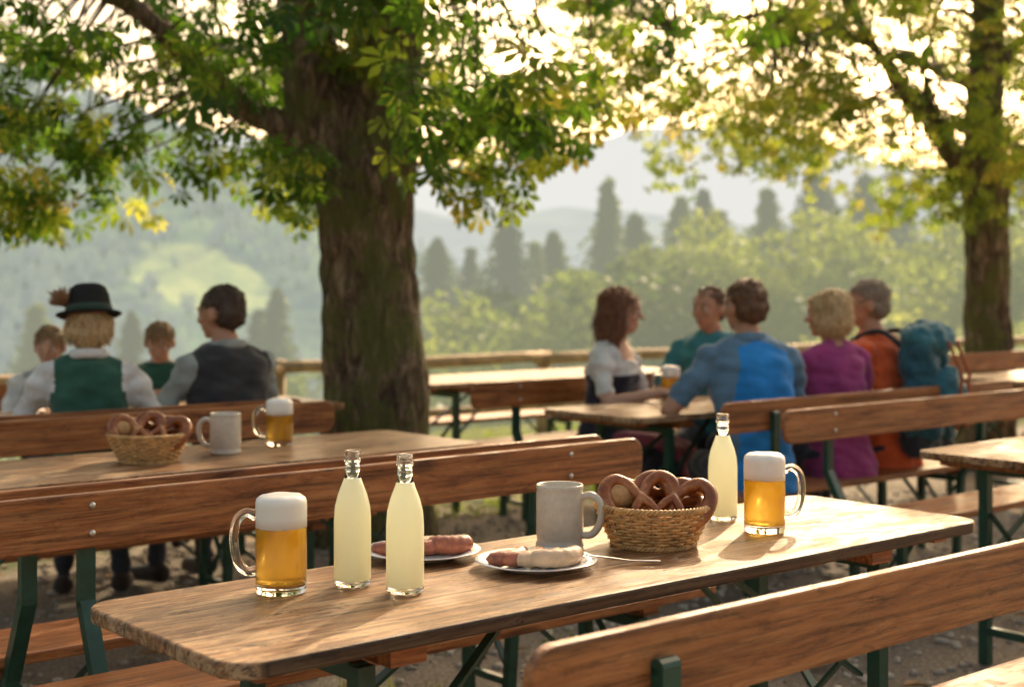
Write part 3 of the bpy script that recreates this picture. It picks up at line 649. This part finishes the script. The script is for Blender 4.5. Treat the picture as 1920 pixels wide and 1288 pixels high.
tree([[(X0,Y0,-.1,.40),(X0,Y0,.12,.33),(X0,Y0,.45,.285),(-.725,Y0,.87,.265),(-.755,Y0,1.43,.25),(-.775,Y0,1.75,.25),(-.71,Y0,2.14,.21),(-.66,Y0,2.56,.185),(-.635,Y0,2.98,.18),(-.6,Y0,4.2,.13),(-.5,7.4,5.4,.07)],
 [(-.80,Y0,1.5,.18),(-.87,7.48,1.8,.17),(-.965,7.45,2.08,.155),(-1.04,7.42,2.42,.145),(-1.10,7.4,2.84,.135),(-1.3,7.2,3.8,.09),(-1.6,7,4.6,.05)],
 [(-.97,7.45,1.98,.12),(-1.15,7.4,2.14,.09),(-1.38,7.3,2.25,.072),(-1.6,7.1,2.45,.06),(-1.85,6.9,2.7,.05),(-2.4,6.6,3.0,.035),(-3.2,6.3,3.2,.02)],
 [(-.62,Y0,2.9,.10),(-.2,7.3,3.15,.07),(.4,7.1,3.2,.05),(1.1,6.9,3.05,.025)],
 [(-.66,7.4,2.8,.10),(-.55,6.7,3.15,.07),(-.4,5.9,3.25,.045),(-.2,5.1,3.15,.02)],
 [(-1.08,7.4,2.8,.08),(-1.5,8.0,3.2,.05),(-2.3,8.6,3.3,.03)],[(-1.2,7.3,3.3,.08),(-1.9,6.4,3.5,.05),(-2.7,5.6,3.3,.02)]],
 [(-4.4,1.5),(-2.7,1.55),(-2.45,1.50),(-2.2,1.75),(-1.9,1.90),(-1.63,1.72),(-1.2,1.55),(-1.0,1.7),(-.85,2.35),(-.6,2.3),(-.4,1.78),(-.3,1.62),(-.11,1.72),(.1,1.95),(.31,1.9),(.5,2.2),(.8,2.3),(1.2,2.6)],
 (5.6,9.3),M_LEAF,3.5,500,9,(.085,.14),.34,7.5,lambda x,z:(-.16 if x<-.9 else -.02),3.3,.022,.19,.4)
X1,Y1=3.48,10.4
tree([[(X1,Y1,-.1,.26),(X1,Y1,.15,.215),(X1,Y1,.7,.18),(3.47,Y1,1.47,.165),(3.45,Y1,2.0,.17),(3.46,Y1,2.64,.13),(3.48,Y1,3.42,.12),(3.5,Y1,5,.07)],
 [(3.44,Y1,1.85,.10),(3.30,Y1,2.15,.09),(3.1,10.3,2.42,.08),(2.85,10.2,2.70,.066),(2.64,10.1,2.92,.058),(2.32,10,3.42,.048),(1.9,9.9,4.0,.03)],
 [(3.46,Y1,2.75,.06),(3.1,10.2,2.86,.045),(2.7,10,2.95,.035),(2.2,9.8,3.05,.026),(1.7,9.6,3.0,.015)],
 [(3.48,Y1,2.8,.07),(3.7,10.3,3.1,.055),(4.1,10.2,3.6,.035),(4.6,10,3.9,.02)],[(3.1,10.3,2.4,.04),(2.9,10.0,2.9,.03),(3.0,9.6,3.5,.02)],
 [(2.6,10.1,3.0,.04),(2.0,10.3,3.3,.03),(1.2,10.5,3.2,.015)]],
 [(.3,2.7),(.74,2.35),(1.13,2.15),(1.4,1.98),(1.9,2.2),(2.5,2.05),(3.08,1.66),(3.67,1.95),(4.06,1.95),(5.2,2.0)],
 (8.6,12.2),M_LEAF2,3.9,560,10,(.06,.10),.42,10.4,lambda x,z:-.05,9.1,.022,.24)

# ---------------------------------------------------------------- distant forest
fl_d=leafmat('far_broadleaf',[(.3,(.03,.07,.018)),(.7,(.09,.13,.03))],[(.3,(.12,.22,.03)),(.7,(.48,.54,.10))],.5,False,True); paint_haze(fl_d,.23,(.88,.86,.62))  # far tree materials carry painted haze as a constant glow
fl_c=leafmat('far_conifer',[(.3,(.02,.04,.018)),(.7,(.05,.075,.03))],[(.3,(.07,.13,.03)),(.7,(.16,.22,.05))],.4,False,True); paint_haze(fl_c,.30,(.84,.84,.66))
fl_h=leafmat('hillside_trees',[(.3,(.02,.05,.02)),(.7,(.06,.10,.03))],[(.3,(.08,.16,.03)),(.7,(.26,.33,.07))],.4,False,True); paint_haze(fl_h,.44,(.84,.90,.84))
def quads(P,sz,nb):
    n=len(P); a=rng.normal(0,1,(n,3)); a/=np.linalg.norm(a,axis=1)[:,None]; b_=np.cross(a,rng.normal(0,1,(n,3))); b_/=np.linalg.norm(b_,axis=1)[:,None]
    s_=sz[:,None]; v=np.stack([P-a*s_,P+b_*s_*.6,P+a*s_,P-b_*s_*.6],1).reshape(-1,3)
    return v.tolist(),[(4*i,4*i+1,4*i+2,4*i+3) for i in range(n)]
def far_mesh(kind,seed,mat,nb=1.0):
    r=np.random.default_rng(seed); mb=MB()
    if kind=='d':
        P=[]; k_=int(260*nb)
        for _ in range(22):
            c_=r.normal(0,1,3); c_/=np.linalg.norm(c_); c_=c_*np.array([.24,.24,.30])*r.uniform(.4,1)+np.array([0,0,.62]); rad=r.uniform(.07,.13)
            q=r.normal(0,1,(k_,3)); q/=np.linalg.norm(q,axis=1)[:,None]; P.append(c_+q*rad*r.uniform(.75,1.06,(k_,1)))
        P=np.concatenate(P); v,f=quads(P,r.uniform(.007,.016,len(P))/nb**.5,0); mb.add(v,f,0); mb.tube([(0,0,0),(0,0,.4),(.02,0,.7)],[.025,.02,.008],8,mi=1)
        return mb.mesh('broadleaf',[mat,M_BARK])
    P=[];sz=[]; lob=r.uniform(0,6.28,3)
    for _ in range(int(900*nb)):
        z=.1+.89*r.random()**.65; rad=min(.21,.50*(1-z)+.003); a=r.uniform(0,6.28)
        ir=1+.28*math.sin(a*2+lob[0]+z*9)+.22*math.sin(z*38+lob[1]+a); Lr=rad*r.uniform(.4,1.2)*ir
        for t in np.linspace(.15,1,8):
            P.append((math.cos(a)*Lr*t+r.normal(0,.003),math.sin(a)*Lr*t+r.normal(0,.003),z-.40*Lr*t**1.5+r.normal(0,.003))); sz.append(r.uniform(.005,.013)*(1.3-.7*t)/nb**.5)
    v,f=quads(np.array(P),np.array(sz),0); mb.add(v,f,0); mb.tube([(0,0,0),(0,0,.98)],[.014,.001],6,mi=1)
    return mb.mesh('conifer',[mat,M_BARK])
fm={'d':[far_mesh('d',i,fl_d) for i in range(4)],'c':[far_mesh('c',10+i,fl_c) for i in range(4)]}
FE=empty('distant_forest')
def ft(k,x,y,top,H):
    o=bpy.data.objects.new('forest_tree',random.choice(fm[k])); COL.objects.link(o); o.parent=FE
    sx=H*random.uniform(.85,1.2); o.location=(x,y,top-H); o.scale=(sx,sx*random.uniform(.85,1.15),H); o.rotation_euler[2]=random.uniform(0,6.28)
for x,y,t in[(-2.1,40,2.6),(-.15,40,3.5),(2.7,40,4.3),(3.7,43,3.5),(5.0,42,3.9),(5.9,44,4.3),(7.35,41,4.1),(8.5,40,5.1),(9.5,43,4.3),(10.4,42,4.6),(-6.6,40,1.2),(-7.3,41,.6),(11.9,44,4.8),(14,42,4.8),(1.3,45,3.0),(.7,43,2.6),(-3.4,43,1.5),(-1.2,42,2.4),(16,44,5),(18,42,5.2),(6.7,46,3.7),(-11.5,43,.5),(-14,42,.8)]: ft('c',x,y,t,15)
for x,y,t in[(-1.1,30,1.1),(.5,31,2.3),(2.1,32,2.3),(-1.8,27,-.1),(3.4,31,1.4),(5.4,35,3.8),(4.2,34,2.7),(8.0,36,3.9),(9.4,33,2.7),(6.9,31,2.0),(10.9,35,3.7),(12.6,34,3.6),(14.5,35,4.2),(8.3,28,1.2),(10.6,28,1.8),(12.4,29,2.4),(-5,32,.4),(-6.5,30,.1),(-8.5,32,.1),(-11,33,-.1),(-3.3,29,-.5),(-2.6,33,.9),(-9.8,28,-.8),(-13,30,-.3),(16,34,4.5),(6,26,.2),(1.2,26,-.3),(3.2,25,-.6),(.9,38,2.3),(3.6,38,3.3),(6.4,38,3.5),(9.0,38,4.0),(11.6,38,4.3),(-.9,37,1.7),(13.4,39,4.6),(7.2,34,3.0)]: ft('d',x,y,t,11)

# ---------------------------------------------------------------- hills, ground
def hillmat(name,c1,c2,hz,hc,scale,meadow=False):
    m,nt,b=nm(name); g=N(nt,'ShaderNodeNewGeometry'); n1=tex(nt,g.outputs['Position'],scale,9,.75)
    n2=tex(nt,g.outputs['Position'],scale*.22,6,.65)
    c=ramp(nt,n1,[(.42,c1),(.58,c2)]).outputs[0]
    c=mixc(nt,ramp(nt,n2,[(.48,(0,0,0)),(.56,(.75,.75,.75))]).outputs[0],c,tuple(x*2.4 for x in c2))
    if meadow:
        mp=N(nt,'ShaderNodeMapping'); mp.vector_type='TEXTURE'; mp.inputs['Location'].default_value=(-84,384,0); mp.inputs['Scale'].default_value=(19,19,1000); mp.inputs['Rotation'].default_value=(0,0,.35)
        L(nt,g.outputs['Position'],mp.inputs['Vector']); ln=N(nt,'ShaderNodeVectorMath',operation='LENGTH'); L(nt,mp.outputs[0],ln.inputs[0])
        ad=N(nt,'ShaderNodeMath',operation='ADD'); L(nt,ln.outputs['Value'],ad.inputs[0]); L(nt,tex(nt,g.outputs['Position'],.09,6,.6),ad.inputs[1])
        lt=N(nt,'ShaderNodeMapRange'); lt.inputs['From Min'].default_value=1.36; lt.inputs['From Max'].default_value=1.54; lt.inputs['To Min'].default_value=1; lt.inputs['To Max'].default_value=0; L(nt,ad.outputs[0],lt.inputs['Value'])
        mc=ramp(nt,tex(nt,g.outputs['Position'],.12,6,.65),[(.38,(.30,.40,.10)),(.6,(.52,.58,.16))]).outputs[0]
        c=mixc(nt,lt.outputs[0],c,mc)
    L(nt,c,b.inputs['Base Color']); b.inputs['Roughness'].default_value=1; b.inputs['Specular IOR Level'].default_value=0
    bump(nt,b,n1,.4 if meadow else 1,5); paint_haze(m,hz,hc); return m  # distance haze is painted on the slopes as emission
PR1=[(-420,95),(-300,88),(-187,78),(-129,62),(-70,32),(-21,8),(30,-15),(160,-40)]
def hz_(x,y,y0,y1,px,pz,zb,amp,fr):
    t=(y-y0)/(y1-y0); sm=t*t*(3-2*t) if t<1 else 1
    z=zb+(float(np.interp(x,px,pz))-zb)*(.35*sm+.65*t)
    return z+noise.noise(Vector((x*fr,y*fr,0)))*amp*(.3+t)+noise.noise(Vector((x*fr*9,y*fr*9,3)))*amp*.16
def ridge(name,x0,x1,nx,y0,y1,ny,prof,zb,mat,amp,fr):
    xs=np.linspace(x0,x1,nx); ys=np.linspace(y0,y1,ny); px=[a for a,_ in prof];pz=[b_ for _,b_ in prof]
    vs=[(x,y,hz_(x,y,y0,y1,px,pz,zb,amp,fr)) for y in ys for x in xs]
    fs=[(j*nx+i,j*nx+i+1,(j+1)*nx+i+1,(j+1)*nx+i) for j in range(ny-1) for i in range(nx-1)]
    b=MB(); b.add(vs,fs); return b.obj(name,mat,None,True)
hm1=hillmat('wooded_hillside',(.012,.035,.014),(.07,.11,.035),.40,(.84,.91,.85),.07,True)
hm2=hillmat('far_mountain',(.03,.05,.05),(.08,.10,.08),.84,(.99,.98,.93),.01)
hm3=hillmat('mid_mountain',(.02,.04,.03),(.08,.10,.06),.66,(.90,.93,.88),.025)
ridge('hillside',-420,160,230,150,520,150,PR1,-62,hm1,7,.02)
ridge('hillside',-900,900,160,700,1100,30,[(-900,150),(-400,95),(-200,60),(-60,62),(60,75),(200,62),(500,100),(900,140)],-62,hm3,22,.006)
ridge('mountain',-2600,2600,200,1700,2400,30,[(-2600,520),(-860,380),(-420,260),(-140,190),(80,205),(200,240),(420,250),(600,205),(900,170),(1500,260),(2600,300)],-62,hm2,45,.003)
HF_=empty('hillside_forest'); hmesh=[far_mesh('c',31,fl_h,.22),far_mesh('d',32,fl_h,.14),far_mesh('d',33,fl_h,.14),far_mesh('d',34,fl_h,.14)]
px=[a for a,_ in PR1]; pz=[b_ for _,b_ in PR1]; k=0; tries=0
while k<1500 and tries<9000:
    tries+=1; y=random.uniform(215,515); x=random.uniform(-.44*y,-.02*y)
    dx,dy=x+84,y-384; rr=math.hypot(dx*math.cos(.35)+dy*math.sin(.35),-dx*math.sin(.35)+dy*math.cos(.35))
    if rr<18+12*noise.noise(Vector((x*.09,y*.09,2))) and not(random.random()<.03): continue
    if noise.noise(Vector((x*.03,y*.03,7)))<-.18: continue
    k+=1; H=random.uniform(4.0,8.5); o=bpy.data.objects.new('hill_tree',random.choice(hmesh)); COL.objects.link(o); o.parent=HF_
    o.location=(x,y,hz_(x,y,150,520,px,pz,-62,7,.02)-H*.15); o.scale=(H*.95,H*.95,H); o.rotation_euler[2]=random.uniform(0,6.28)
def gz(x,y):
    v=(x-O.x)*V.x+(y-O.y)*V.y; t=v-7.4
    if t<=0: return 0
    return max(-61.8,-(t*t*.04 if t<5 else 1+(t-5)*.40))
xs=sorted(set([-6000,-3000,-1500,-700,-350,-180,-100]+list(range(-60,61,2))+[100,180,350,700,1500,3000,6000]))
ys=sorted(set([-6000,-3000,-1000,-300,-100,-50,-25]+list(range(-10,70,2))+list(range(70,240,10))+[300,500,900,2000,4000,9000]))
vs=[(x,y,gz(x,y)) for y in ys for x in xs]; nx=len(xs)
b=MB(); b.add(vs,[(j*nx+i,j*nx+i+1,(j+1)*nx+i+1,(j+1)*nx+i) for j in range(len(ys)-1) for i in range(nx-1)])
m,nt,bs=nm('gravel_and_grass'); g=N(nt,'ShaderNodeNewGeometry'); P_=g.outputs['Position']
n1=tex(nt,P_,60,7,.9); n2=tex(nt,P_,1.3,6,.6); n3=tex(nt,P_,.9,5,.65)
c=ramp(nt,n1,[(.38,(.10,.08,.06)),(.5,(.37,.31,.24)),(.60,(.70,.62,.50))]).outputs[0]
c=mixc(nt,ramp(nt,n2,[(.38,(.45,.45,.45)),(.5,(0,0,0))]).outputs[0],c,(.15,.11,.07))
dp=N(nt,'ShaderNodeVectorMath',operation='DOT_PRODUCT'); L(nt,P_,dp.inputs[0]); dp.inputs[1].default_value=tuple(V)
mr=N(nt,'ShaderNodeMapRange'); mr.inputs['From Min'].default_value=5.6; mr.inputs['From Max'].default_value=9.5; mr.inputs['To Min'].default_value=-.2; mr.inputs['To Max'].default_value=.6; L(nt,dp.outputs['Value'],mr.inputs['Value'])
ad=N(nt,'ShaderNodeMath',operation='ADD'); L(nt,mr.outputs[0],ad.inputs[0]); L(nt,n3,ad.inputs[1])
gr=ramp(nt,n1,[(.3,(.05,.09,.02)),(.7,(.16,.21,.04))]).outputs[0]
c=mixc(nt,ramp(nt,ad.outputs[0],[(.54,(0,0,0)),(.64,(1,1,1))]).outputs[0],c,gr); L(nt,c,bs.inputs['Base Color']); bs.inputs['Roughness'].default_value=.95; bump(nt,bs,n1,1,.03)
b.obj('ground',m,None,True)
M_PEB=simple('pebble',(.45,.39,.31),.85,0,.6,4)
b=MB(); 
for _ in range(7500):
    u=random.uniform(-2.5,6); v=random.uniform(-1,6); p=W(u,v); r=random.uniform(.006,.02)
    b.ell((p.x,p.y,r*.3),(r*random.uniform(.8,1.4),r*random.uniform(.8,1.3),r*.7),0,None,6,4)
b.obj('gravel',M_PEB)
M_DRY=simple('dry_leaf',(.30,.17,.06),.8,0,.5,3); b=MB()
for _ in range(420):
    p=W(random.uniform(-2,6),random.uniform(-.8,6)); a=random.uniform(0,6.28); l=random.uniform(.03,.075); d=Vector((math.cos(a),math.sin(a),0)); n_=Vector((-d.y,d.x,0)); z=random.uniform(.015,.03)
    b.add([p+Vector((0,0,z))-d*l,p+n_*l*.5+Vector((0,0,z+.015)),p+d*l+Vector((0,0,z)),p-n_*l*.5+Vector((0,0,z+.008))],[(0,1,2,3)])
b.obj('fallen_leaves',M_DRY)
M_GRASS=leafmat('grass_blades',[(.3,(.04,.08,.015)),(.7,(.12,.16,.03))],[(.3,(.25,.4,.04)),(.7,(.5,.58,.08))],.45,False); b=MB()
for _ in range(1400):
    rr_=random.random()
    if rr_<.8: u=random.uniform(-3,9); v=random.gauss(6.5,.7)
    elif rr_<.98: u=random.uniform(2.4,5.5); v=random.uniform(4.2,6)
    else: u=random.gauss(1.2,.9); v=random.gauss(1.9,.5)
    p=W(u,v)
    if v>8: continue
    z0=gz(p.x,p.y)
    for k in range(9):
        a=random.uniform(0,6.28); q=p+Vector((random.gauss(0,.04),random.gauss(0,.04),z0)); h_=random.uniform(.03,.10); w_=Vector((math.cos(a),math.sin(a),0))*.004; t_=Vector((random.gauss(0,.03),random.gauss(0,.03),h_))
        b.add([q-w_,q+w_,q+t_],[(0,1,2)])
b.obj('grass',M_GRASS)
fe=empty('rustic_fence'); FP=[(-7.5,4.6),(-5.9,6.1),(-4.3,7.7),(-2.75,9.2),(-1.67,10.1),(.25,11.5),(2.3,12.8),(4.2,14.2),(6.2,15.6),(8.4,17)]
ra=MB();po=MB()
for i,(x,y) in enumerate(FP):
    po.tube([(x,y,-.2),(x,y,.3),(x+.01,y,.80)],[.062,.058,.055],12)
    if i<len(FP)-1:
        x2,y2=FP[i+1]
        for z,r in((.745,.045),(.36,.036)):
            P=[(x+(x2-x)*t+noise.noise(Vector((x+t*3,z,0)))*.02,y+(y2-y)*t-.06,z+noise.noise(Vector((x,t*3,z)))*.02) for t in np.linspace(-.03,1.03,9)]
            ra.tube(P,[r*(1+.12*noise.noise(Vector((t*2.0,x,z)))) for t in range(9)],12)
ra.obj('rails',M_FENCE,fe,True); po.obj('posts',M_FENCE,fe,True)

# ---------------------------------------------------------------- light, world, camera
AZ,EL=R(20),R(30)
w=bpy.data.worlds.new('World'); S.world=w; w.use_nodes=True; nt=w.node_tree; bg=nt.nodes['Background']
sk=N(nt,'ShaderNodeTexSky'); sk.sky_type='NISHITA'; sk.sun_disc=False; sk.sun_elevation=EL; sk.sun_rotation=AZ; sk.dust_density=7; sk.air_density=1.0; sk.ozone_density=1
tc_=mixc(nt,1,sk.outputs[0],(2.2,1.86,1.42),'MULTIPLY')
L(nt,tc_,bg.inputs[0]); bg.inputs[1].default_value=.15
ld=bpy.data.lights.new('sun','SUN'); ld.energy=5; ld.angle=R(.6); ld.color=(1,.80,.53); lo=bpy.data.objects.new('sun',ld); COL.objects.link(lo)
dv=Vector((math.sin(AZ)*math.cos(EL),math.cos(AZ)*math.cos(EL),math.sin(EL))); lo.rotation_euler=dv.to_track_quat('Z','Y').to_euler(); lo.location=(5,15,10)
cd=bpy.data.cameras.new('camera'); cam=bpy.data.objects.new('camera',cd); COL.objects.link(cam); cam.location=(0,0,1.35); cam.rotation_euler=(R(90),0,0)
cd.lens=50; cd.sensor_width=36; cd.shift_y=-114/1920; cd.clip_start=.05; cd.clip_end=20000
cd.dof.use_dof=True; cd.dof.focus_distance=2.85; cd.dof.aperture_fstop=3.2
S.camera=cam
S.view_settings.view_transform='Standard'; S.view_settings.look='None'; S.view_settings.exposure=0
